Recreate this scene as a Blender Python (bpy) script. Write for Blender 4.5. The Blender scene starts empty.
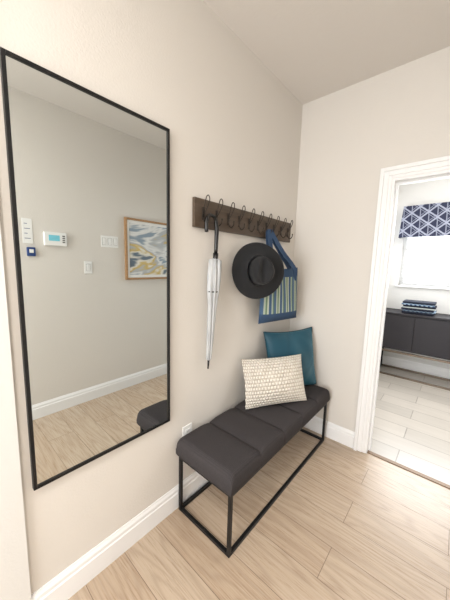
import bpy, bmesh, math, random
from mathutils import Vector, Matrix
random.seed(4)
scn=bpy.context.scene
try:
    scn.view_settings.view_transform='Standard'; scn.view_settings.look='None'
except Exception: pass

# ---------------------------------------------------------------- materials
def lin(c):
    out=[]
    for v in c:
        v=v/255.0
        out.append(v/12.92 if v<=0.04045 else ((v+0.055)/1.055)**2.4)
    return (*out,1.0)
class NT:
    def __init__(s,name):
        s.m=bpy.data.materials.new(name); s.m.use_nodes=True; s.t=s.m.node_tree
        s.b=s.t.nodes['Principled BSDF']; s.out=s.t.nodes['Material Output']
    def n(s,typ,**kw):
        nd=s.t.nodes.new(typ)
        for k,v in kw.items():
            if k in nd.inputs: nd.inputs[k].default_value=v
            else: setattr(nd,k,v)
        return nd
    def l(s,a,b): s.t.links.new(a,b)
    def math(s,op,a,b=None,clamp=False):
        nd=s.t.nodes.new('ShaderNodeMath'); nd.operation=op; nd.use_clamp=clamp
        for i,v in enumerate((a,b)):
            if v is None: continue
            if isinstance(v,(int,float)): nd.inputs[i].default_value=v
            else: s.l(v,nd.inputs[i])
        return nd.outputs[0]
    def mix(s,fac,a,b,blend='MIX'):
        nd=s.t.nodes.new('ShaderNodeMix'); nd.data_type='RGBA'; nd.blend_type=blend
        for i,v in ((0,fac),(6,a),(7,b)):
            if isinstance(v,(int,float,tuple)): nd.inputs[i].default_value=v
            else: s.l(v,nd.inputs[i])
        return nd.outputs[2]
    def bump(s,h,strength=.2,dist=.01):
        nd=s.n('ShaderNodeBump',Strength=strength,Distance=dist); s.l(h,nd.inputs['Height']); s.l(nd.outputs[0],s.b.inputs['Normal'])
    def coord(s,out='Object',scale=(1,1,1),rot=(0,0,0)):
        tc=s.n('ShaderNodeTexCoord'); mp=s.n('ShaderNodeMapping'); mp.inputs['Scale'].default_value=scale; mp.inputs['Rotation'].default_value=rot
        s.l(tc.outputs[out],mp.inputs[0]); return mp.outputs[0]
def mat(name,col,rough=.5,metal=0.0,noise=None,bump=None,**kw):
    t=NT(name); t.b.inputs['Base Color'].default_value=lin(col); t.b.inputs['Roughness'].default_value=rough; t.b.inputs['Metallic'].default_value=metal
    for k,v in kw.items(): t.b.inputs[k.replace('_',' ')].default_value=v
    v=t.coord()
    if noise:   # (scale, amount)
        nz=t.n('ShaderNodeTexNoise',Scale=noise[0],Detail=4.0); t.l(v,nz.inputs['Vector'])
        c1=tuple(x*(1-noise[1]) for x in lin(col)[:3])+(1,); c2=tuple(min(1,x*(1+noise[1])) for x in lin(col)[:3])+(1,)
        t.l(t.mix(nz.outputs['Fac'],c1,c2),t.b.inputs['Base Color'])
    if bump:    # (scale,strength,dist)
        nz=t.n('ShaderNodeTexNoise',Scale=bump[0],Detail=3.0); t.l(v,nz.inputs['Vector']); t.bump(nz.outputs['Fac'],bump[1],bump[2])
    return t.m
M={}
M['wall']=mat('wall_paint',(220,215,208),.7,noise=(1.2,.012),bump=(110,.16,.005))
M['wall2']=mat('wall_paint_room',(222,221,218),.75,noise=(1.2,.012),bump=(110,.14,.004))
M['ceil']=mat('ceiling_paint',(222,217,211),.85,noise=(1.5,.01),bump=(90,.2,.005))
M['trim']=mat('trim_white',(240,240,240),.4,noise=(3,.008))
M['black']=mat('black_metal',(22,22,23),.45,.3,noise=(30,.1))
M['plastic']=mat('white_plastic',(240,240,238),.35,noise=(20,.01))
M['mirror']=mat('mirror_glass',(224,229,229),.0,1.0)
M['screen']=mat('lcd_screen',(120,190,205),.2,noise=(40,.15),Emission_Color=lin((120,200,215)),Emission_Strength=.25)
M['hook']=mat('hook_metal',(58,52,47),.38,.8,noise=(60,.1))
M['outletdark']=mat('slot_dark',(90,90,90),.5)

def wood(name,c1,c2,sc=(2,30,30),rough=.5):
    t=NT(name); v=t.coord(scale=sc)
    nz=t.n('ShaderNodeTexNoise',Scale=2.0,Detail=6.0,Distortion=.6); t.l(v,nz.inputs['Vector'])
    t.l(t.mix(nz.outputs['Fac'],lin(c1),lin(c2)),t.b.inputs['Base Color']); t.b.inputs['Roughness'].default_value=rough
    t.bump(nz.outputs['Fac'],.15,.003); return t.m
M['rack']=wood('dark_wood',(54,43,34),(100,83,67),(30,2,30))
M['framewood']=wood('oak_frame',(150,112,74),(190,150,108),(20,3,20))
M['espresso']=wood('espresso_wood',(22,20,27),(36,32,38),(3,20,30),.55)

# plank floor
def floor_mat():
    t=NT('oak_planks')
    v=t.coord()
    br=t.n('ShaderNodeTexBrick',Scale=1.0); br.offset=.37; br.offset_frequency=2; br.squash=1
    for k,x in (('Color1',(0,0,0,1)),('Color2',(1,1,1,1)),('Mortar',(.5,.5,.5,1)),('Mortar Size',.0015),('Mortar Smooth',.3),('Brick Width',1.22),('Row Height',.182),('Bias',0.0)):
        br.inputs[k].default_value=x
    t.l(v,br.inputs['Vector'])
    rnd=br.outputs['Color']
    off=t.n('ShaderNodeVectorMath'); off.operation='MULTIPLY_ADD'; t.l(rnd,off.inputs[0]); off.inputs[1].default_value=(7.3,3.1,5.7); t.l(v,off.inputs[2])
    mp=t.n('ShaderNodeMapping'); mp.inputs['Scale'].default_value=(.8,7.0,1); t.l(off.outputs[0],mp.inputs[0])
    n1=t.n('ShaderNodeTexNoise',Scale=1.0,Detail=1.0,Roughness=.3,Distortion=.1); t.l(mp.outputs[0],n1.inputs['Vector'])
    ring=t.math('SINE',t.math('MULTIPLY',n1.outputs['Fac'],90.0))
    ring=t.math('POWER',t.math('ADD',t.math('MULTIPLY',ring,.5),.5),2.0)
    mp2=t.n('ShaderNodeMapping'); mp2.inputs['Scale'].default_value=(5,130,1); t.l(off.outputs[0],mp2.inputs[0])
    n2=t.n('ShaderNodeTexNoise',Scale=1.3,Detail=6.0,Roughness=.7); t.l(mp2.outputs[0],n2.inputs['Vector'])
    n3=t.n('ShaderNodeTexNoise',Scale=1.6,Detail=2.0); t.l(mp.outputs[0],n3.inputs['Vector'])
    base=t.mix(n3.outputs['Fac'],lin((176,155,133)),lin((201,183,162)))
    base=t.mix(t.math('MULTIPLY',rnd,.55),base,lin((176,151,126)))
    ringf=t.math('MULTIPLY',ring,t.math('MULTIPLY',n2.outputs['Fac'],.62))
    base=t.mix(ringf,base,lin((140,115,93)))
    hl=t.math('MULTIPLY',t.math('SUBTRACT',n2.outputs['Fac'],.47,True),2.0,True)
    base=t.mix(t.math('MULTIPLY',hl,.6),base,lin((216,204,188)))
    dk=t.math('MULTIPLY',t.math('SUBTRACT',.45,n2.outputs['Fac'],True),2.2,True)
    base=t.mix(dk,base,lin((138,114,93)))
    base=t.mix(t.math('MULTIPLY',br.outputs['Fac'],.85),base,lin((98,77,60)))
    t.l(base,t.b.inputs['Base Color'])
    r=t.math('ADD',t.math('MULTIPLY',n2.outputs['Fac'],.2),.19); t.l(r,t.b.inputs['Roughness'])
    h=t.math('SUBTRACT',t.math('MULTIPLY',n2.outputs['Fac'],.25),br.outputs['Fac']); t.bump(h,.2,.002)
    return t.m
M['floor']=floor_mat()
def tile_mat():
    t=NT('grey_tile'); v=t.coord()
    br=t.n('ShaderNodeTexBrick',Scale=1.0); br.offset=.33
    for k,x in (('Color1',lin((164,158,150))),('Color2',lin((182,175,166))),('Mortar',lin((124,118,110))),('Mortar Size',.004),('Mortar Smooth',.1),('Brick Width',.9),('Row Height',.2),('Bias',0.0)):
        br.inputs[k].default_value=x
    t.l(v,br.inputs['Vector'])
    mp=t.n('ShaderNodeMapping'); mp.inputs['Scale'].default_value=(2,18,1); t.l(v,mp.inputs[0])
    n=t.n('ShaderNodeTexNoise',Scale=1.5,Detail=5.0); t.l(mp.outputs[0],n.inputs['Vector'])
    t.l(t.mix(t.math('MULTIPLY',n.outputs['Fac'],.45),br.outputs['Color'],lin((208,201,191))),t.b.inputs['Base Color'])
    t.b.inputs['Roughness'].default_value=.28
    t.bump(t.math('SUBTRACT',1.0,br.outputs['Fac']),.3,.002); return t.m
M['tile']=tile_mat()

# ---------------------------------------------------------------- mesh builder
class B:
    def __init__(s,name,mats,origin=(0,0,0)):
        s.name=name; s.bm=bmesh.new(); s.mats=mats; s.o=Vector(origin)
    def _tag(s,faces,mi,smooth):
        for f in faces: f.material_index=mi; f.smooth=smooth
    def box(s,x0,x1,y0,y1,z0,z1,mi=0,bev=0,seg=2,smooth=False,M4=None):
        vs=[s.bm.verts.new((x,y,z)) for x in (x0,x1) for y in (y0,y1) for z in (z0,z1)]
        idx=[(0,1,3,2),(4,6,7,5),(0,4,5,1),(2,3,7,6),(0,2,6,4),(1,5,7,3)]
        fs=[s.bm.faces.new([vs[i] for i in q]) for q in idx]
        s._tag(fs,mi,smooth)
        if bev>0:
            es=list({e for f in fs for e in f.edges})
            r=bmesh.ops.bevel(s.bm,geom=es,offset=bev,segments=seg,affect='EDGES',profile=.5,clamp_overlap=True)
            s._tag(r['faces'],mi,smooth)
            vs=list({v for f in r['faces'] for v in f.verts}|{v for v in vs if v.is_valid})
        if M4 is not None:
            for v in vs: v.co=M4@v.co
        return vs
    def tube(s,pts,rad,mi=0,seg=10,closed=False,flat=None,cap=True):
        pts=[Vector(p) for p in pts]; n=len(pts)
        if not callable(rad): rr=rad; rad=lambda t:rr
        rings=[]; prev=None
        for i,p in enumerate(pts):
            if closed: tg=(pts[(i+1)%n]-pts[i-1]).normalized()
            else: tg=(pts[min(i+1,n-1)]-pts[max(i-1,0)]).normalized()
            if prev is None:
                a=Vector((0,0,1)) if abs(tg.z)<.9 else Vector((1,0,0))
                nx=tg.cross(a).normalized()
            else:
                nx=(prev-tg*prev.dot(tg)).normalized()
            prev=nx; ny=tg.cross(nx); r=rad(i/(n-1))
            ring=[]
            for k in range(seg):
                a=2*math.pi*k/seg; ring.append(s.bm.verts.new(p+nx*r*math.cos(a)+ny*r*math.sin(a)))
            rings.append(ring)
        fs=[]
        for i in range(n if closed else n-1):
            A,Bq=rings[i],rings[(i+1)%n]
            for k in range(seg): fs.append(s.bm.faces.new([A[k],A[(k+1)%seg],Bq[(k+1)%seg],Bq[k]]))
        if not closed and cap: fs.append(s.bm.faces.new(rings[0][::-1])); fs.append(s.bm.faces.new(rings[-1]))
        s._tag(fs,mi,True)
    def strap(s,pts,width_dir,w,th,mi=0):
        pts=[Vector(p) for p in pts]; wd=Vector(width_dir).normalized(); rings=[]
        for i,p in enumerate(pts):
            tg=(pts[min(i+1,len(pts)-1)]-pts[max(i-1,0)]).normalized()
            u=(wd-tg*wd.dot(tg)).normalized(); nn=tg.cross(u)
            rings.append([s.bm.verts.new(p+u*a*w/2+nn*b*th/2) for a,b in ((-1,-1),(1,-1),(1,1),(-1,1))])
        fs=[]
        for i in range(len(pts)-1):
            for k in range(4): fs.append(s.bm.faces.new([rings[i][k],rings[i][(k+1)%4],rings[i+1][(k+1)%4],rings[i+1][k]]))
        fs.append(s.bm.faces.new(rings[0][::-1])); fs.append(s.bm.faces.new(rings[-1])); s._tag(fs,mi,False)
    def lathe(s,prof,M4,mi=0,seg=48,fn=None,mfn=None):
        rings=[]
        for j,(r,h) in enumerate(prof):
            if r<1e-6:
                c=Vector((0,0,h)); 
                if fn: c=fn(c,j)
                rings.append([s.bm.verts.new(M4@c)]); continue
            ring=[]
            for k in range(seg):
                a=2*math.pi*k/seg; c=Vector((r*math.cos(a),r*math.sin(a),h))
                if fn: c=fn(c,j)
                ring.append(s.bm.verts.new(M4@c))
            rings.append(ring)
        for i in range(len(rings)-1):
            A,C=rings[i],rings[i+1]
            for k in range(seg):
                k2=(k+1)%seg
                if len(A)==1 and len(C)==1: continue
                if len(A)==1: f=s.bm.faces.new([A[0],C[k],C[k2]])
                elif len(C)==1: f=s.bm.faces.new([A[k],A[k2],C[0]])
                else: f=s.bm.faces.new([A[k],A[k2],C[k2],C[k]])
                f.smooth=True; f.material_index=mfn(i) if mfn else mi
    def done(s,recalc=True,mod=None):
        if recalc: bmesh.ops.recalc_face_normals(s.bm,faces=s.bm.faces[:])
        for v in s.bm.verts: v.co-=s.o
        me=bpy.data.meshes.new(s.name); s.bm.to_mesh(me); s.bm.free()
        for m in s.mats: me.materials.append(m)
        ob=bpy.data.objects.new(s.name,me); ob.location=s.o; scn.collection.objects.link(ob); return ob
def arc(c,r,a0,a1,n,ax1,ax2):
    c=Vector(c);ax1=Vector(ax1);ax2=Vector(ax2)
    return [c+ax1*r*math.cos(a0+(a1-a0)*i/n)+ax2*r*math.sin(a0+(a1-a0)*i/n) for i in range(n+1)]
def smooth(pts,n=6):
    pts=[Vector(p) for p in pts]; P=[pts[0]*2-pts[1]]+pts+[pts[-1]*2-pts[-2]]; out=[]
    for i in range(1,len(P)-2):
        a,b,c,d=P[i-1:i+3]
        for k in range(n):
            t=k/n; out.append(.5*((2*b)+(c-a)*t+(2*a-5*b+4*c-d)*t*t+(3*b-a-3*c+d)*t**3))
    out.append(pts[-1]); return out

# ---------------------------------------------------------------- room
H=2.74; YB=2.168; WT=.12; XW=1.66; YR=-2.6; X2=.27; Y2=4.5; X3=3.4
DX0,DX1,DH=.700,1.512,2.035
def wallbox(name,m,boxes):
    b=B(name,[m]); [b.box(*q) for q in boxes]; return b.done()
wallbox('floor',M['floor'],[(-.12,XW+.12,YR-.12,YB+.03,-.1,0)])
wallbox('floor_tile',M['tile'],[(X2-.12,X3+.12,YB+.03,Y2+.12,-.1,0)])
wallbox('ceiling',M['ceil'],[(-.12,XW+.12,YR-.12,YB+.06,H,H+.1)])
wallbox('ceiling_living',M['ceil'],[(X2-.12,X3+.12,YB+.06,Y2+.12,H,H+.1)])
wallbox('wall_left',M['wall'],[(-.12,0,YR-.12,YB+WT,0,H)])
wallbox('wall_right',M['wall'],[(XW,XW+.12,YR-.12,YB+WT,0,H)])
wallbox('wall_back',M['wall'],[(0,DX0,YB,YB+WT,0,H),(DX0,DX1,YB,YB+WT,DH,H),(DX1,XW,YB,YB+WT,0,H)])
wallbox('wall_rear',M['wall'],[(0,.3,YR-.12,YR,0,H),(1.36,XW,YR-.12,YR,0,H),(.3,1.36,YR-.12,YR,2.3,H),(.3,1.36,YR-.12,YR,0,.5)])
wallbox('wall_living_left',M['wall2'],[(X2-.12,X2,YB+WT,3.3,0,H),(X2-.12,X2,4.36,Y2+.12,0,H),(X2-.12,X2,3.3,4.36,0,1.2),(X2-.12,X2,3.3,4.36,2.2,H)])
W0,W1,WZ0,WZ1=.46,1.56,1.2,2.2
wallbox('wall_living_back',M['wall2'],[(X2,W0,Y2,Y2+.12,0,H),(W1,X3+.12,Y2,Y2+.12,0,H),(W0,W1,Y2,Y2+.12,0,WZ0),(W0,W1,Y2,Y2+.12,WZ1,H)])
wallbox('wall_living_right',M['wall2'],[(X3,X3+.12,YB+WT,Y2,0,H)])
wallbox('wall_living_front',M['wall2'],[(XW+.12,X3+.12,YB,YB+WT,0,H)])
wallbox('wall_entry',M['wall2'],[(0.0,.014,.0,.172,0,2.2)])

def baseboard(name,p0,p1,nrm,h=.135,m='trim'):
    prof=[(0,0),(.016,0),(.016,h*.70),(.012,h*.74),(.012,h*.86),(.006,h*.95),(.004,h),(0,h)]
    b=B(name,[M[m]]); rows=[]
    for p in (p0,p1):
        rows.append([b.bm.verts.new((p[0]+nrm[0]*d,p[1]+nrm[1]*d,z)) for d,z in prof])
    n=len(prof)
    for k in range(n): b.bm.faces.new([rows[0][k],rows[0][(k+1)%n],rows[1][(k+1)%n],rows[1][k]])
    b.bm.faces.new(rows[0]); b.bm.faces.new(rows[1][::-1]); return b.done()
baseboard('baseboard_left',(0,.172),(0,YB),(1,0))
baseboard('baseboard_back',(0.016,YB),(DX0-.078,YB),(0,-1))
baseboard('baseboard_right',(XW,YR),(XW,YB),(-1,0))
baseboard('baseboard_living_back',(X2,Y2),(X3,Y2),(0,-1))
baseboard('baseboard_living_left',(X2,YB+WT),(X2,Y2-.016),(1,0))

# door casing + jamb
def casing(name,x0,x1,zt,y,dirn):
    b=B(name,[M['trim']]); w=.074
    def strip(a0,a1,th):   # offsets from opening
        yy=sorted((y,y+dirn*th))
        b.box(x0-a1,x0-a0,yy[0],yy[1],0,zt+a1,bev=.002); b.box(x1+a0,x1+a1,yy[0],yy[1],0,zt+a1,bev=.002)
        b.box(x0-a0,x1+a0,yy[0],yy[1],zt+a0,zt+a1,bev=.002)
    strip(.0,.022,.010); strip(.020,.052,.016); strip(.050,w,.028)
    return b.done()
casing('trim_1',DX0,DX1,DH,YB,-1)
casing('trim_2',DX0,DX1,DH,YB+WT,1)
b=B('trim_3',[M['trim']])
b.box(DX0,DX0+.016,YB-.004,YB+WT+.004,0,DH-.016); b.box(DX1-.016,DX1,YB-.004,YB+WT+.004,0,DH-.016)
b.box(DX0,DX1,YB-.004,YB+WT+.004,DH-.016,DH)
b.box(DX0+.016,DX0+.028,YB+.05,YB+.085,0,DH-.016); b.box(DX1-.028,DX1-.016,YB+.05,YB+.085,0,DH-.016); b.box(DX0+.028,DX1-.028,YB+.05,YB+.085,DH-.028,DH-.016)
b.done()
b=B('threshold_strip',[mat('threshold_metal',(120,98,78),.4,.3,noise=(30,.1))])
b.box(DX0+.017,DX1-.017,YB+.010,YB+.045,0,.006,bev=.002); b.done()

# windows
def window(name,x0,x1,z0,z1,y,dep,out):
    b=B(name,[M['trim'],M['plastic']]); f=.045
    yy=(y+out*dep*.6,y+out*dep*.95); ya,yb=min(yy),max(yy)
    b.box(x0,x1,ya,yb,z0,z0+f); b.box(x0,x1,ya,yb,z1-f,z1); b.box(x0,x0+f,ya,yb,z0+f,z1-f); b.box(x1-f,x1,ya,yb,z0+f,z1-f)
    b.box(x0+f,x1-f,ya,yb,(z0+z1)/2-.02,(z0+z1)/2+.02); b.box((x0+x1)/2-.018,(x0+x1)/2+.018,ya,yb,z0+f,z1-f)
    return b.done()
window('window_1',W0,W1,WZ0,WZ1,Y2,.12,1)
window('added_rear_window',.3,1.36,.5,2.3,YR,.12,-1)  # unseen window behind the camera, added to let in fill light
b=B('window_2',[M['trim']])
for q in ((3.3,4.36,1.2,1.245),(3.3,4.36,2.155,2.2),(3.3,3.345,1.245,2.155),(4.315,4.36,1.245,2.155),(3.345,4.315,1.68,1.72)):
    b.box(X2-.11,X2-.07,*q)
b.done()
b=B('window_sill',[M['trim']]); b.box(W0-.03,W1+.03,Y2-.03,Y2+.06,WZ0-.02,WZ0,bev=.004); b.done()
b=B('window_blinds',[M['plastic']])
z=WZ0+.03
while z<WZ1-.03:
    mt=Matrix.Translation((0,Y2+.035,z))@Matrix.Rotation(math.radians(4),4,'X')
    b.box(W0+.01,W1-.01,-.022,.022,-.0012,.0012,M4=mt); z+=.046
b.box(W0+.01,W1-.01,Y2+.012,Y2+.058,WZ1-.035,WZ1); b.box(W0+.01,W1-.01,Y2+.02,Y2+.05,WZ0+.0,WZ0+.018)
for x in (W0+.2,(W0+W1)/2,W1-.2): b.tube([(x,Y2+.012,WZ0+.01),(x,Y2+.012,WZ1-.02)],.0015,seg=6)
b.done()

# patterned valance
def valance_mat():
    t=NT('valance_fabric'); tc=t.n('ShaderNodeTexCoord'); sp=t.n('ShaderNodeSeparateXYZ'); t.l(tc.outputs['Object'],sp.inputs[0])
    u=t.math('MULTIPLY',t.math('ADD',sp.outputs[0],sp.outputs[1]),5.5); w=t.math('MULTIPLY',sp.outputs[2],6.5)
    def ln(e,wd):
        f=t.math('ABSOLUTE',t.math('SUBTRACT',t.math('FRACT',e),.5)); return t.math('LESS_THAN',f,wd)
    a=ln(t.math('ADD',u,w),.075); c=ln(t.math('SUBTRACT',u,w),.075); d=ln(t.math('ADD',t.math('MULTIPLY',u,2.0),.5),.06)
    e_=ln(t.math('ADD',t.math('ADD',u,w),.22),.03)
    f_=ln(t.math('ADD',t.math('SUBTRACT',u,w),.22),.03)
    fac=t.math('MAXIMUM',t.math('MAXIMUM',a,c),t.math('MULTIPLY',t.math('MAXIMUM',d,t.math('MAXIMUM',e_,f_)),.7))
    t.l(t.mix(fac,lin((40,44,66)),lin((150,154,170))),t.b.inputs['Base Color']); t.b.inputs['Roughness'].default_value=.9; return t.m
b=B('window_valance',[valance_mat()],origin=(.9,4.4,2.1))
VX0,VX1,VZ0,VZ1=.44,1.60,1.86,2.275; n=60; rows=[]
for j in range(9):
    tz=j/8; row=[]
    pts=[(VX0,Y2)]+[(VX0+(VX1-VX0)*i/n,Y2-.10) for i in range(n+1)]+[(VX1,Y2)]
    for i,(x,y) in enumerate(pts):
        cx=(VX0+VX1)/2; fl=1+.04*(1-tz)
        yy=y if y==Y2 else y-.02*(1-tz)
        row.append(b.bm.verts.new((cx+(x-cx)*fl,yy,VZ0+(VZ1-VZ0)*tz)))
    rows.append(row)
for j in range(8):
    for i in range(len(rows[0])-1): b.bm.faces.new([rows[j][i],rows[j][i+1],rows[j+1][i+1],rows[j+1][i]])
b.bm.faces.new(rows[-1])
ob=b.done(); sm=ob.modifiers.new('s','SOLIDIFY'); sm.thickness=.008

# ---------------------------------------------------------------- mirror
my0,my1,mz0,mz1=.204,.820,.578,2.050; fw=.012; fd=.022
b=B('wall_mirror',[M['black'],M['mirror']],origin=(0.001,(my0+my1)/2,(mz0+mz1)/2))
b.box(.001,fd,my0,my0+fw,mz0,mz1,bev=.001); b.box(.001,fd,my1-fw,my1,mz0,mz1,bev=.001)
b.box(.001,fd,my0+fw,my1-fw,mz1-fw,mz1,bev=.001); b.box(.001,fd,my0+fw,my1-fw,mz0,mz0+fw,bev=.001)
b.box(.001,.012,my0+fw,my1-fw,mz0+fw,mz1-fw,mi=0)
b.box(.012,.016,my0+fw,my1-fw,mz0+fw,mz1-fw,mi=1)
b.done()

# ---------------------------------------------------------------- coat rack
ry0,ry1,rz0,rz1=.982,2.050,1.624,1.779
b=B('coat_rack',[M['rack'],M['hook']],origin=(0.001,1.52,1.70))
b.box(.001,.020,ry0,ry1,rz0,rz1,bev=.002)
NH=10; hooks=[]
for i in range(NH):
    y=ry0+.062+(ry1-ry0-.12)*i/(NH-1); hooks.append(y)
    b.box(.020,.025,y-.009,y+.009,1.665,1.735,mi=1,bev=.002)
    for s in (-1,1):
        pts=[(.024,y+s*.004,1.70),(.033,y+s*.008,1.718),(.046,y+s*.013,1.745),(.056,y+s*.014,1.772),(.058,y+s*.009,1.788),(.058,y,1.794)]
        b.tube(smooth(pts,5),.0026,mi=1,seg=8)
    pts=[(.024,y,1.680),(.031,y,1.660),(.043,y,1.649),(.056,y,1.652),(.065,y,1.665),(.067,y,1.680)]
    b.tube(smooth(pts,5),.0032,mi=1,seg=8)
    b.lathe([(0,-.005),(.004,-.003),(.005,0),(.004,.003),(0,.005)],Matrix.Translation((.067,y,1.682)),mi=1,seg=12)
b.done()

# ---------------------------------------------------------------- umbrella
mb=mat('umbrella_handle_black',(16,16,17),.25,noise=(30,.1))
mc=NT('clear_canopy'); mc.b.inputs['Roughness'].default_value=.3; mc.b.inputs['Alpha'].default_value=.66
vv=mc.coord(scale=(1,1,.15)); nn=mc.n('ShaderNodeTexNoise',Scale=60.0,Detail=3.0); mc.l(vv,nn.inputs['Vector']); mc.bump(nn.outputs['Fac'],.5,.004)
mc.l(mc.mix(nn.outputs['Fac'],lin((150,154,158)),lin((238,240,241))),mc.b.inputs['Base Color'])
ux,uy=.060,hooks[0]+.05
b=B('umbrella',[mb,mc.m,M['hook']],origin=(ux,uy,1.3))
c=(ux-.004,uy-.020,1.655)
hk=[(ux-.004,uy-.056,1.60),(ux-.004,uy-.058,1.635)]+arc(c,.038,math.pi,0,12,(0,1,0),(0,0,1))+[(ux,uy+.020,1.61),(ux,uy+.018,1.56),(ux,uy+.016,1.49)]
b.tube(smooth(hk,3),lambda t:.0105 if t<.75 else .0105+.002*math.sin((t-.75)*4*math.pi),seg=14)
top=Vector((ux,uy+.016,1.49)); tip=Vector((.040,1.085,.805))
ax=(tip-top).normalized()
b.tube([top,tip],.005,mi=2,seg=10)
b.tube([tip-ax*.055,tip-ax*.0],lambda t:.007-.003*t,mi=0,seg=10)
b.tube([top-ax*.0,top+ax*.05],lambda t:.015,mi=0,seg=14)
q=Vector((0,0,1)).rotation_difference(-ax).to_matrix().to_4x4()
L=(tip-top).length
prof=[]
for i in range(25):
    t=i/24; prof.append((.030-.017*t+.006*math.sin(math.pi*min(1,t*2.2))*(t<.46), 0-(.04+(L-.10)*t)))
prof=[(.012,-.03)]+prof+[(.004,-(L-.05))]
def pleat(c,j):
    r=math.hypot(c.x,c.y)
    if r<1e-5: return c
    a=math.atan2(c.y,c.x)+c.z*1.6
    k=1+.20*math.cos(8*a)+.05*math.cos(16*a+1)
    return Vector((c.x*k,c.y*k,c.z))
b.lathe(prof,Matrix.Translation(top)@q,mi=1,seg=64,fn=pleat)
b.tube(arc(top+ax*.22,.0285,0,2*math.pi,24,(0,1,0),(1,0,0))[:-1],.0035,mi=0,seg=6,closed=True)
b.done()

# ---------------------------------------------------------------- hat
felt=mat('black_felt',(20,21,24),.85,noise=(60,.2),bump=(300,.3,.001),Sheen_Weight=.1)
ribbon=mat('hat_ribbon',(8,8,10),.35,noise=(80,.2))
nrm=Vector((.86,-.51,.06)).normalized(); up=Vector((0,0,1)); up=(up-nrm*up.dot(nrm)).normalized(); sd=up.cross(nrm)
hc=Vector((.135,1.427,1.392))
HM=Matrix((( sd.x,up.x,nrm.x,hc.x),(sd.y,up.y,nrm.y,hc.y),(sd.z,up.z,nrm.z,hc.z),(0,0,0,1)))
b=B('brimmed_hat',[felt,ribbon],origin=hc)
prof=[(.0,.006),(.05,.004),(.080,-.004),(.13,-.008),(.172,-.006),(.181,-.002),(.183,.002),(.180,.005),(.17,.002),(.13,-.001),(.095,.003),(.087,.012),
      (.0855,.014),(.088,.016),(.086,.042),(.084,.044),(.082,.060),(.079,.085),(.073,.102),(.062,.113),(.048,.112),(.03,.104),(.015,.099),(0,.097)]
def hat(c,j):
    x,y,z=c; r=math.hypot(x,y)
    if j>=10:
        x*=.90; y*=1.08
        if z>.06:
            k=(z-.06)/.05
            if y>0: x*=1-.32*k*(y/.09)
            z-=.022*k*max(0,1-(x/.035)**2)*(1 if r<.07 else .3)
    else:
        if r>.09: z+=.014*((r-.09)/.09)**2*(2*(x/r)**2-1)
    return Vector((x,y,z))
b.lathe(prof,HM,seg=64,fn=hat,mfn=lambda i:1 if 12<=i<=14 else 0)
ob=b.done()

# ---------------------------------------------------------------- tote bag
def tote_mat():
    t=NT('striped_canvas'); tc=t.n('ShaderNodeTexCoord'); sp=t.n('ShaderNodeSeparateXYZ'); t.l(tc.outputs['UV'],sp.inputs[0])
    r=t.n('ShaderNodeValToRGB'); r.color_ramp.interpolation='CONSTANT'
    cols=[(0,(72,100,132)),(.22,(176,188,168)),(.34,(108,132,104)),(.46,(188,196,178)),(.58,(64,92,126)),(.80,(170,184,166)),(.90,(104,128,104))]
    el=r.color_ramp.elements; el[0].position=0; el[0].color=lin(cols[0][1]); el[1].position=cols[1][0]; el[1].color=lin(cols[1][1])
    for p,c in cols[2:]:
        e=el.new(p); e.color=lin(c)
    t.l(t.math('FRACT',t.math('MULTIPLY',sp.outputs[0],4.0)),r.inputs[0])
    low=t.math('LESS_THAN',sp.outputs[1],.17); hi=t.math('GREATER_THAN',sp.outputs[1],.84)
    c=t.mix(t.math('MAXIMUM',low,hi),r.outputs[0],lin((48,74,106)))
    nz=t.n('ShaderNodeTexNoise',Scale=220.0); t.l(t.mix(t.math('MULTIPLY',nz.outputs['Fac'],.25),c,lin((60,70,80))),t.b.inputs['Base Color'])
    t.bump(nz.outputs['Fac'],.4,.002); t.b.inputs['Roughness'].default_value=.9; return t.m
denim=mat('denim_strap',(50,74,106),.9,noise=(120,.25),bump=(300,.4,.001))
b=B('tote_bag',[tote_mat(),denim],origin=(.1,1.75,1.25))
uvl=b.bm.loops.layers.uv.new('UVMap')
bz0,bz1=1.015,1.42; bw=.44; bc=Vector((.115,1.76,0)); bd=Vector((.17,.985,0)).normalized(); bn=Vector((bd.y,-bd.x,0))
nu,nv=28,16
for side in (1,-1):
    g=[]
    for j in range(nv+1):
        v=j/nv; row=[]
        for i in range(nu+1):
            u=i/nu; e=(u-.5)*2
            w=bw*(1.0-.10*v)
            th=.048*(1-.55*v)*max(0,1-abs(e)**4)*(min(1,v*7))**.5+.002*(.3 if v==0 else 1)*(1-abs(e)**8)
            wr=.006*math.sin(e*7+v*5)*(1-abs(e))*v
            p=bc+bd*(e*w/2)+bn*(side*th+wr)+Vector((0,0,bz0+(bz1-bz0)*v-.014*(1-e*e)*v*v))
            row.append(b.bm.verts.new(p))
        g.append(row)
    for j in range(nv):
        for i in range(nu):
            f=b.bm.faces.new([g[j][i],g[j][i+1],g[j+1][i+1],g[j+1][i]]); f.smooth=True
            for lp,(a,c) in zip(f.loops,((i,j),(i+1,j),(i+1,j+1),(i,j+1))): lp[uvl].uv=(a/nu,c/nv)
bmesh.ops.remove_doubles(b.bm,verts=b.bm.verts[:],dist=.0006)
hkp=Vector((.056,hooks[6],1.656))
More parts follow.
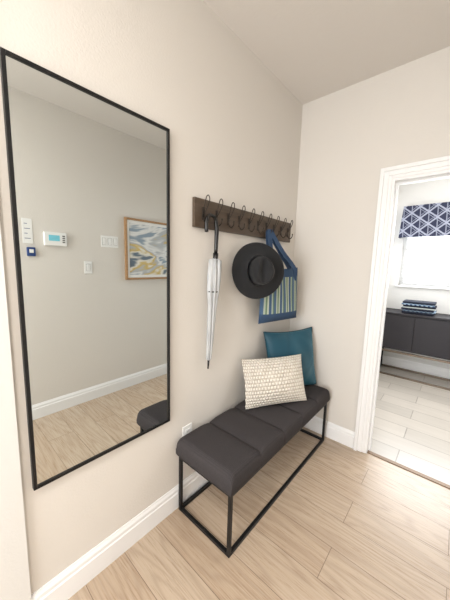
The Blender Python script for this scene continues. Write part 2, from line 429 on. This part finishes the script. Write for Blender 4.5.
for side in (1,-1):
    o=bn*side*.020
    a0=bc+bd*(-.13)+o*1.2; a1=bc+bd*(.13)+o*1.2
    pts=[a0+Vector((0,0,1.32)),a0+Vector((0,0,1.405)),None,hkp+bd*-.012+o*.4,hkp+Vector((0,0,.006))+o*.4,hkp+bd*.012+o*.4,None,a1+Vector((0,0,1.405)),a1+Vector((0,0,1.32))]
    pts[2]=(a0*.5+Vector((hkp.x,hkp.y,0))*.5)+Vector((0,0,1.53)); pts[6]=(a1*.5+Vector((hkp.x,hkp.y,0))*.5)+Vector((0,0,1.53))
    b.strap(smooth(pts,5),bd,.044,.004,mi=1)
b.done()

# ---------------------------------------------------------------- bench
def fabric(name,c,scale=500,b_=.5,dark=.35):
    t=NT(name); v=t.coord()
    w1=t.n('ShaderNodeTexWave',Scale=scale/6.0,Distortion=1.0); w1.bands_direction='X'; t.l(v,w1.inputs['Vector'])
    w2=t.n('ShaderNodeTexWave',Scale=scale/6.0,Distortion=1.0); w2.bands_direction='Y'; t.l(v,w2.inputs['Vector'])
    nz=t.n('ShaderNodeTexNoise',Scale=scale*.5,Detail=2.0); t.l(v,nz.inputs['Vector'])
    h=t.math('ADD',t.math('MULTIPLY',w1.outputs['Fac'],w2.outputs['Fac']),nz.outputs['Fac'])
    c1=lin(c); c0=tuple(x*(1-dark) for x in c1[:3])+(1,)
    t.l(t.mix(t.math('MULTIPLY',h,.6,True),c0,c1),t.b.inputs['Base Color']); t.b.inputs['Roughness'].default_value=.95
    t.b.inputs['Specular IOR Level'].default_value=.15
    t.bump(h,b_,.001); return t.m
M['benchfab']=fabric('charcoal_fabric',(73,69,70),260,.8,.45)
M['stitch']=mat('seam_thread',(30,29,30),.9,noise=(100,.1))
bx0,bx1,by0,by1=.022,.428,.862,2.095; cz0,cz1=.346,.460
b=B('upholstered_bench',[M['benchfab'],M['black'],M['stitch']],origin=(.22,1.49,.0))
nseg=5; sl=(by1-by0)/nseg
def cush(u,v):
    x=bx0+(bx1-bx0)*u; y=by0+(by1-by0)*v
    ex=min(u,1-u)*(bx1-bx0); ey=min(v,1-v)*(by1-by0)
    R=.032
    def rd(e): return 0 if e>=R else R-math.sqrt(max(0,R*R-(R-e)**2))
    z=cz1-rd(ex)-rd(ey)
    t=(v*nseg)%1.0; ds=min(t,1-t)*sl
    if v*nseg>.5 and v*nseg<nseg-.5: z-=.012*math.exp(-(ds/.006)**2)+.010*math.exp(-(ds/.036)**2)
    return x,y,max(z,cz0+.02)
us=[0,.006,.015,.03,.05]+[.05+.9*i/16 for i in range(1,16)]+[.95,.97,.985,.994,1]
vs_=[0,.002,.005,.010,.0175]
vs_=sorted(set(vs_+[1-q for q in vs_]+[i/200 for i in range(4,197)]+[k/nseg+d for k in range(1,nseg) for d in (-.004,-.002,.002,.004)]))
grid=[[b.bm.verts.new(cush(u,v)) for u in us] for v in vs_]
fs=[]
for j in range(len(vs_)-1):
    for i in range(len(us)-1): fs.append(b.bm.faces.new([grid[j][i],grid[j][i+1],grid[j+1][i+1],grid[j+1][i]]))
loop=[grid[0][i] for i in range(len(us))]+[grid[j][-1] for j in range(1,len(vs_))]+[grid[-1][i] for i in range(len(us)-2,-1,-1)]+[grid[j][0] for j in range(len(vs_)-2,0,-1)]
prev=loop
for (ins,z) in ((-.002,cz0+.045),(-.002,cz0+.018),(.004,cz0+.004),(.012,cz0)):
    ring=[]
    for v in loop:
        p=v.co.copy(); p.x=min(max(p.x,bx0+ins),bx1-ins) if ins>0 else p.x+(-.002 if p.x<bx0+.001 else .002 if p.x>bx1-.001 else 0)
        p.y=min(max(p.y,by0+ins),by1-ins) if ins>0 else p.y+(-.002 if p.y<by0+.001 else .002 if p.y>by1-.001 else 0)
        dd=0
        if abs(v.co.x-bx1)<.001 or abs(v.co.x-bx0)<.001:
            t=((v.co.y-by0)/sl); 
            if .5<t<nseg-.5:
                ds=abs(t-round(t))*sl; dd=.006*math.exp(-(ds/.006)**2)
        p.x+= -dd if p.x>.2 else dd
        p.z=z; ring.append(b.bm.verts.new(p))
    for k in range(len(loop)): fs.append(b.bm.faces.new([prev[k],prev[(k+1)%len(loop)],ring[(k+1)%len(loop)],ring[k]]))
    prev=ring
fs.append(b.bm.faces.new(prev))
for f in fs: f.smooth=True
fx0,fx1,fy0,fy1=.026,.415,.876,2.090; tt=.018
def bar(x0,x1,y0,y1,z0,z1): b.box(x0,x1,y0,y1,z0,z1,mi=1,bev=.0015)
for x in (fx0,fx1-tt):
    for y in (fy0,fy1-tt): bar(x,x+tt,y,y+tt,0,cz0)
    bar(x,x+tt,fy0+tt,fy1-tt,0,tt); bar(x,x+tt,fy0+tt,fy1-tt,cz0-tt,cz0-.001)
for y in (fy0,fy1-tt):
    bar(fx0+tt,fx1-tt,y,y+tt,0,tt); bar(fx0+tt,fx1-tt,y,y+tt,cz0-tt,cz0-.001)
b.done()

# ---------------------------------------------------------------- pillows
def pillow(name,m,w,h,th,M4,piping=None,pinch=.05,n=40,wrinkle=.004,fold=0):
    mats=[m]+([piping] if piping else [])
    b=B(name,mats,origin=M4.translation)
    uvl=b.bm.loops.layers.uv.new('UVMap')
    for side in (1,-1):
        g=[]
        for j in range(n+1):
            v=-1+2*j/n; row=[]
            for i in range(n+1):
                u=-1+2*i/n
                uu=math.sin(u*math.pi/2)*.35+u*.65; vw=math.sin(v*math.pi/2)*.35+v*.65
                x=uu*w/2*(1-pinch*(1-vw*vw)*abs(uu)**2); y=vw*h/2*(1-pinch*(1-uu*uu)*abs(vw)**2)
                d=((1-uu**2)**.55)*((1-vw**2)**.55) if abs(uu)<1 and abs(vw)<1 else 0
                z=side*th/2*d+wrinkle*d*math.sin(uu*5+side)*math.cos(vw*4+uu*2)
                if fold: z+=side*fold*d*(math.sin((uu+vw)*9)*max(0,uu*vw)+math.sin((uu-vw)*8+1)*max(0,-uu*vw))
                p=M4@Vector((x,y,z)); p.z=max(p.z,.4615+.002*d)   # squashed where it rests on the seat
                row.append(b.bm.verts.new(p))
            g.append(row)
        for j in range(n):
            for i in range(n):
                f=b.bm.faces.new([g[j][i],g[j][i+1],g[j+1][i+1],g[j+1][i]]); f.smooth=True
                for lp,(a,c) in zip(f.loops,((i,j),(i+1,j),(i+1,j+1),(i,j+1))): lp[uvl].uv=(a/n,c/n)
        if side==1 and piping:
            edge=[g[0][i].co.copy() for i in range(n)]+[g[j][n].co.copy() for j in range(n)]+[g[n][n-i].co.copy() for i in range(n)]+[g[n-j][0].co.copy() for j in range(n)]
            for e in edge: e.z=max(e.z,.466)
    bmesh.ops.remove_doubles(b.bm,verts=b.bm.verts[:],dist=.0004)
    if piping: b.tube(edge,.004,mi=1,seg=8,closed=True)
    return b.done()
def frame(bl,br,tl):
    bl,br,tl=Vector(bl),Vector(br),Vector(tl)
    x=(br-bl).normalized(); y=(tl-bl); y=(y-x*y.dot(x)).normalized(); z=x.cross(y)
    return x,y,z
def pm(bl,br,tl,w,h,zoff=0):
    x,y,z=frame(bl,br,tl); c=(Vector(bl)+Vector(br))/2+y*h/2+z*zoff
    return Matrix(((x.x,y.x,z.x,c.x),(x.y,y.y,z.y,c.y),(x.z,y.z,z.z,c.z),(0,0,0,1)))
teal=NT('teal_velvet'); v=teal.coord(); nz=teal.n('ShaderNodeTexNoise',Scale=5.0,Detail=2.0,Distortion=.6); teal.l(v,nz.inputs['Vector'])
teal.l(teal.mix(nz.outputs['Fac'],lin((2,44,60)),lin((20,90,112))),teal.b.inputs['Base Color']); teal.b.inputs['Roughness'].default_value=.55
teal.b.inputs['Sheen Weight'].default_value=.45; teal.b.inputs['Sheen Tint'].default_value=lin((110,180,200)); teal.bump(nz.outputs['Fac'],.4,.02)
cream=NT('cream_knit'); tc=cream.n('ShaderNodeTexCoord'); mp=cream.n('ShaderNodeMapping'); mp.inputs['Scale'].default_value=(1,1,1); cream.l(tc.outputs['UV'],mp.inputs[0])
sp=cream.n('ShaderNodeSeparateXYZ'); cream.l(mp.outputs[0],sp.inputs[0])
ur=cream.math('MULTIPLY',sp.outputs[0],24.0); vr=cream.math('MULTIPLY',sp.outputs[1],16.0)
sh=cream.math('MULTIPLY',cream.math('MODULO',cream.math('FLOOR',vr),2.0),.5)
fu=cream.math('ABSOLUTE',cream.math('SINE',cream.math('MULTIPLY',cream.math('ADD',ur,sh),math.pi)))
fv=cream.math('ABSOLUTE',cream.math('SINE',cream.math('MULTIPLY',vr,math.pi)))
nz=cream.n('ShaderNodeTexNoise',Scale=24.0,Detail=4.0); cream.l(tc.outputs['Object'],nz.inputs['Vector'])
loopf=cream.math('POWER',cream.math('MULTIPLY',fu,fv),.6)
hh=cream.math('ADD',loopf,cream.math('MULTIPLY',nz.outputs['Fac'],.8))
cream.l(cream.mix(cream.math('MULTIPLY',cream.math('ADD',loopf,cream.math('SUBTRACT',nz.outputs['Fac'],.35)),1.1,True),lin((204,190,172)),lin((243,236,225))),cream.b.inputs['Base Color'])
cream.b.inputs['Roughness'].default_value=.95; cream.bump(hh,.9,.012)
ZT=.458
pillow('teal_pillow',teal.m,.485,.475,.17,pm((.135,1.668,ZT+.014),(.302,2.07,ZT+.014),(.055,1.70,.885),.46,.45),piping=mat('teal_piping',(8,50,64),.7,noise=(30,.1)),wrinkle=.010,pinch=.085,fold=.012)
pillow('cream_lumbar_pillow',cream.m,.485,.335,.145,pm((.138,1.375,ZT+.016),(.363,1.755,ZT+.016),(.058,1.42,.74),.46,.31),pinch=.055,fold=.004)

# ---------------------------------------------------------------- outlets and wall controls
def outlet(name,face,pos,s=1):
    y,z=pos; b=B(name,[M['plastic'],M['outletdark']],origin=(0,y,z))
    b.box(.0005,.006,y-.035,y+.035,z-.0575,z+.0575,bev=.002)
    for dz in (-.02,.02):
        b.box(.006,.0085,y-.017,y+.017,z+dz-.014,z+dz+.014,bev=.001)
        for dy in (-.006,.006): b.box(.0085,.009,y+dy-.001,y+dy+.001,z+dz-.004,z+dz+.006,mi=1)
    return b.done()
outlet('wall_outlet',1,(.958,.425))
x=XW
b=B('alarm_keypad',[M['plastic'],M['screen'],M['outletdark']],origin=(x,.8,1.61))
b.box(x-.026,x-.0005,.71,.89,1.552,1.672,bev=.008,seg=3); b.box(x-.028,x-.026,.745,.83,1.595,1.645,mi=1)
for k in range(4): b.box(x-.028,x-.026,.852,.872,1.582+k*.018,1.592+k*.018,mi=2)
b.done()
def switch(name,y0,y1,z0,z1,n):
    b=B(name,[M['plastic'],M['outletdark']],origin=(x,(y0+y1)/2,(z0+z1)/2)); b.box(x-.006,x-.0005,y0,y1,z0,z1,bev=.002)
    p=(y1-y0)/n
    for k in range(n):
        c=y0+p*(k+.5); b.box(x-.0065,x-.006,c-.0185,c+.0185,(z0+z1)/2-.0345,(z0+z1)/2+.0345,mi=1)
        b.box(x-.010,x-.0065,c-.0165,c+.0165,(z0+z1)/2-.033,(z0+z1)/2+.033,bev=.0015)
        b.box(x-.013,x-.010,c-.014,c+.014,(z0+z1)/2+.0,(z0+z1)/2+.030,bev=.001)
    return b.done()
switch('light_switch_panel',1.205,1.385,1.572,1.687,3)
switch('light_switch',1.035,1.110,1.305,1.425,1)
b=B('wall_notice',[M['plastic'],mat('notice_ink',(90,110,145),.6,noise=(30,.1))],origin=(x,.6,1.66))
b.box(x-.004,x-.0005,.565,.635,1.56,1.765,bev=.001)
for k in range(4): b.box(x-.005,x-.004,.578,.620-(k%2)*.02,1.60+k*.04,1.605+k*.04,mi=1)
b.done()
b=B('key_fob_holder',[mat('navy_plastic',(40,66,120),.4,noise=(20,.1)),M['plastic']],origin=(x,.61,1.48))
b.box(x-.022,x-.0005,.585,.645,1.455,1.53,bev=.005); b.box(x-.025,x-.022,.600,.630,1.483,1.512,mi=1,bev=.002); b.done()

# framed abstract art
def art():
    t=NT('abstract_painting'); v=t.coord(scale=(1,.8,2.0),rot=(.5,0,0))
    n1=t.n('ShaderNodeTexNoise',Scale=1.9,Detail=3.5,Distortion=1.1,Roughness=.5); t.l(v,n1.inputs['Vector'])
    r=t.n('ShaderNodeValToRGB'); r.color_ramp.interpolation='EASE'
    cols=[(.0,(82,102,122)),(.38,(140,156,170)),(.44,(228,228,226)),(.49,(180,184,188)),(.54,(206,180,110)),(.58,(230,226,214)),(.64,(100,114,128)),(.8,(62,74,90))]
    el=r.color_ramp.elements; el[0].color=lin(cols[0][1]); el[1].position=1; el[1].color=lin((220,220,216))
    for p,c in cols[1:]:
        e=el.new(p); e.color=lin(c)
    t.l(n1.outputs['Fac'],r.inputs[0]); t.l(r.outputs[0],t.b.inputs['Base Color']); t.b.inputs['Roughness'].default_value=.5; return t.m
b=B('framed_artwork',[M['framewood'],M['plastic'],art()],origin=(x,1.77,1.57))
a0,a1,c0,c1=1.455,2.09,1.235,1.90; f=.022
b.box(x-.03,x-.0005,a0,a0+f,c0,c1,bev=.002); b.box(x-.03,x-.0005,a1-f,a1,c0,c1,bev=.002); b.box(x-.03,x-.0005,a0+f,a1-f,c0,c0+f,bev=.002); b.box(x-.03,x-.0005,a0+f,a1-f,c1-f,c1,bev=.002)
b.box(x-.014,x-.0005,a0+f,a1-f,c0+f,c1-f,mi=1); m_=.03
b.box(x-.016,x-.014,a0+f+m_,a1-f-m_,c0+f+m_,c1-f-m_,mi=2); b.done()

# ---------------------------------------------------------------- console in next room
b=B('console_cabinet',[M['espresso'],M['black'],mat('brushed_bronze',(120,108,96),.35,.9,noise=(60,.05))],origin=(1.1,4.27,0))
kx0,kx1,ky0,ky1,kz0,kz1=.33,1.95,4.04,4.46,.37,.865
b.box(kx0,kx1,ky0,ky1,kz1-.025,kz1,bev=.003); b.box(kx0+.005,kx1-.005,ky0+.02,ky1,kz0,kz1-.025,bev=.002)
nd=4; dw=(kx1-kx0-.05)/nd
for k in range(nd):
    a=kx0+.025+dw*k; b.box(a+.003,a+dw-.003,ky0+.004,ky0+.02,kz0+.02,kz1-.035,bev=.002)
for xx in (kx0+.02,kx1-.045):
    for yy in (ky0+.02,ky1-.045): b.box(xx,xx+.025,yy,yy+.025,0,kz0,mi=1,bev=.002)
    b.box(xx,xx+.025,ky0+.045,ky1-.045,0,.025,mi=1,bev=.002)
for yy in (ky0+.02,ky1-.045): b.box(kx0+.045,kx1-.045,yy,yy+.025,.0,.022,mi=2,bev=.002); b.box(kx0+.045,kx1-.045,yy,yy+.025,kz0-.045,kz0-.02,mi=2,bev=.002)
b.done()
def patterned(name,ca,cb):
    t=NT(name); v=t.coord(); ck=t.n('ShaderNodeTexChecker',Scale=44.0); t.l(v,ck.inputs['Vector']); ck.inputs['Color1'].default_value=lin(ca); ck.inputs['Color2'].default_value=lin(cb)
    t.l(ck.outputs['Color'],t.b.inputs['Base Color']); t.b.inputs['Roughness'].default_value=.9; return t.m
th1=mat('navy_textile',(22,28,44),.9,noise=(80,.3)); th2=patterned('blue_check_textile',(50,78,112),(150,168,184)); th3=mat('cream_textile',(180,186,184),.9,noise=(60,.1))
b=B('folded_throw_stack',[th1,th2,th3],origin=(.74,4.2,.9)); zz=kz1+.001
for k,(h,m_) in enumerate(((.026,0),(.020,1),(.024,0),(.014,2),(.024,0),(.020,1),(.03,0))):
    d=.01*math.sin(k*2.1); b.box(.585+d,.925+d,4.10+d,4.34,zz,zz+h,mi=m_,bev=h*.42,seg=4,smooth=True); zz+=h
b.done()

# ---------------------------------------------------------------- unseen ceiling light discs, added for lighting
def added_light_disc(name,px,py):
    e=NT('added_disc_glow'); e.b.inputs['Emission Color'].default_value=(1,.93,.84,1); e.b.inputs['Emission Strength'].default_value=6;  # glowing face of an added ceiling disc
    b=B(name,[M['trim'],e.m],origin=(px,py,H))
    b.lathe([(.055,-.001),(.060,-.007),(.085,-.006),(.088,-.0005)],Matrix.Translation((px,py,H)),mi=0,seg=40)
    b.lathe([(0,-.003),(.056,-.003)],Matrix.Translation((px,py,H)),mi=1,seg=40); b.done(recalc=True)
added_light_disc('added_ceiling_disc',.95,-.55); added_light_disc('added_ceiling_disc.001',.95,-1.9); added_light_disc('added_ceiling_disc.002',2.3,3.3)
def area(name,loc,rot,sx,sy,en,col):
    l=bpy.data.lights.new(name,'AREA'); l.shape='RECTANGLE'; l.size=sx; l.size_y=sy; l.energy=en; l.color=col
    o=bpy.data.objects.new(name,l); o.location=loc; o.rotation_euler=rot; scn.collection.objects.link(o); return o
area('hall_fill_front',(.95,-.55,H-.03),(0,0,0),.25,.25,22,(1,.965,.92))  # ceiling fill added out of view to light the hall
area('hall_fill_back',(.95,-1.9,H-.03),(0,0,0),.3,.3,17,(1,.965,.92))  # second ceiling fill, added further back in the hall
area('rear_fill_light',(.83,YR+.05,1.4),(math.radians(90),0,0),1.0,1.7,66,(.945,.975,1))  # daylight fill added at the unseen rear opening
area('living_fill',(2.0,3.4,H-.03),(0,0,0),1.2,1.2,44,(1,.99,.98))  # overhead fill added to brighten the next room
area('living_window_light',(1.0,Y2-.13,1.75),(math.radians(-90),0,0),1.1,1.0,38,(.95,.98,1))

w=bpy.data.worlds.new('World'); scn.world=w; w.use_nodes=True
w.node_tree.nodes['Background'].inputs[0].default_value=(.90,.95,1,1); w.node_tree.nodes['Background'].inputs[1].default_value=3.4

# ---------------------------------------------------------------- camera
yaw,pitch,roll,F,cx,ch=0.7216,0.1319,0.0264,265.25,1.116,1.4253
f=Vector((-math.sin(yaw)*math.cos(pitch),math.cos(yaw)*math.cos(pitch),-math.sin(pitch)))
r=f.cross(Vector((0,0,1))).normalized(); u=r.cross(f)
r2=r*math.cos(roll)+u*math.sin(roll); u2=-r*math.sin(roll)+u*math.cos(roll)
cam=bpy.data.cameras.new('camera'); cam.sensor_fit='VERTICAL'; cam.sensor_height=24; cam.lens=24*F/600; cam.clip_start=.02
co=bpy.data.objects.new('camera',cam); scn.collection.objects.link(co)
co.matrix_world=Matrix(((r2.x,u2.x,-f.x,cx),(r2.y,u2.y,-f.y,0),(r2.z,u2.z,-f.z,ch),(0,0,0,1)))
scn.camera=co
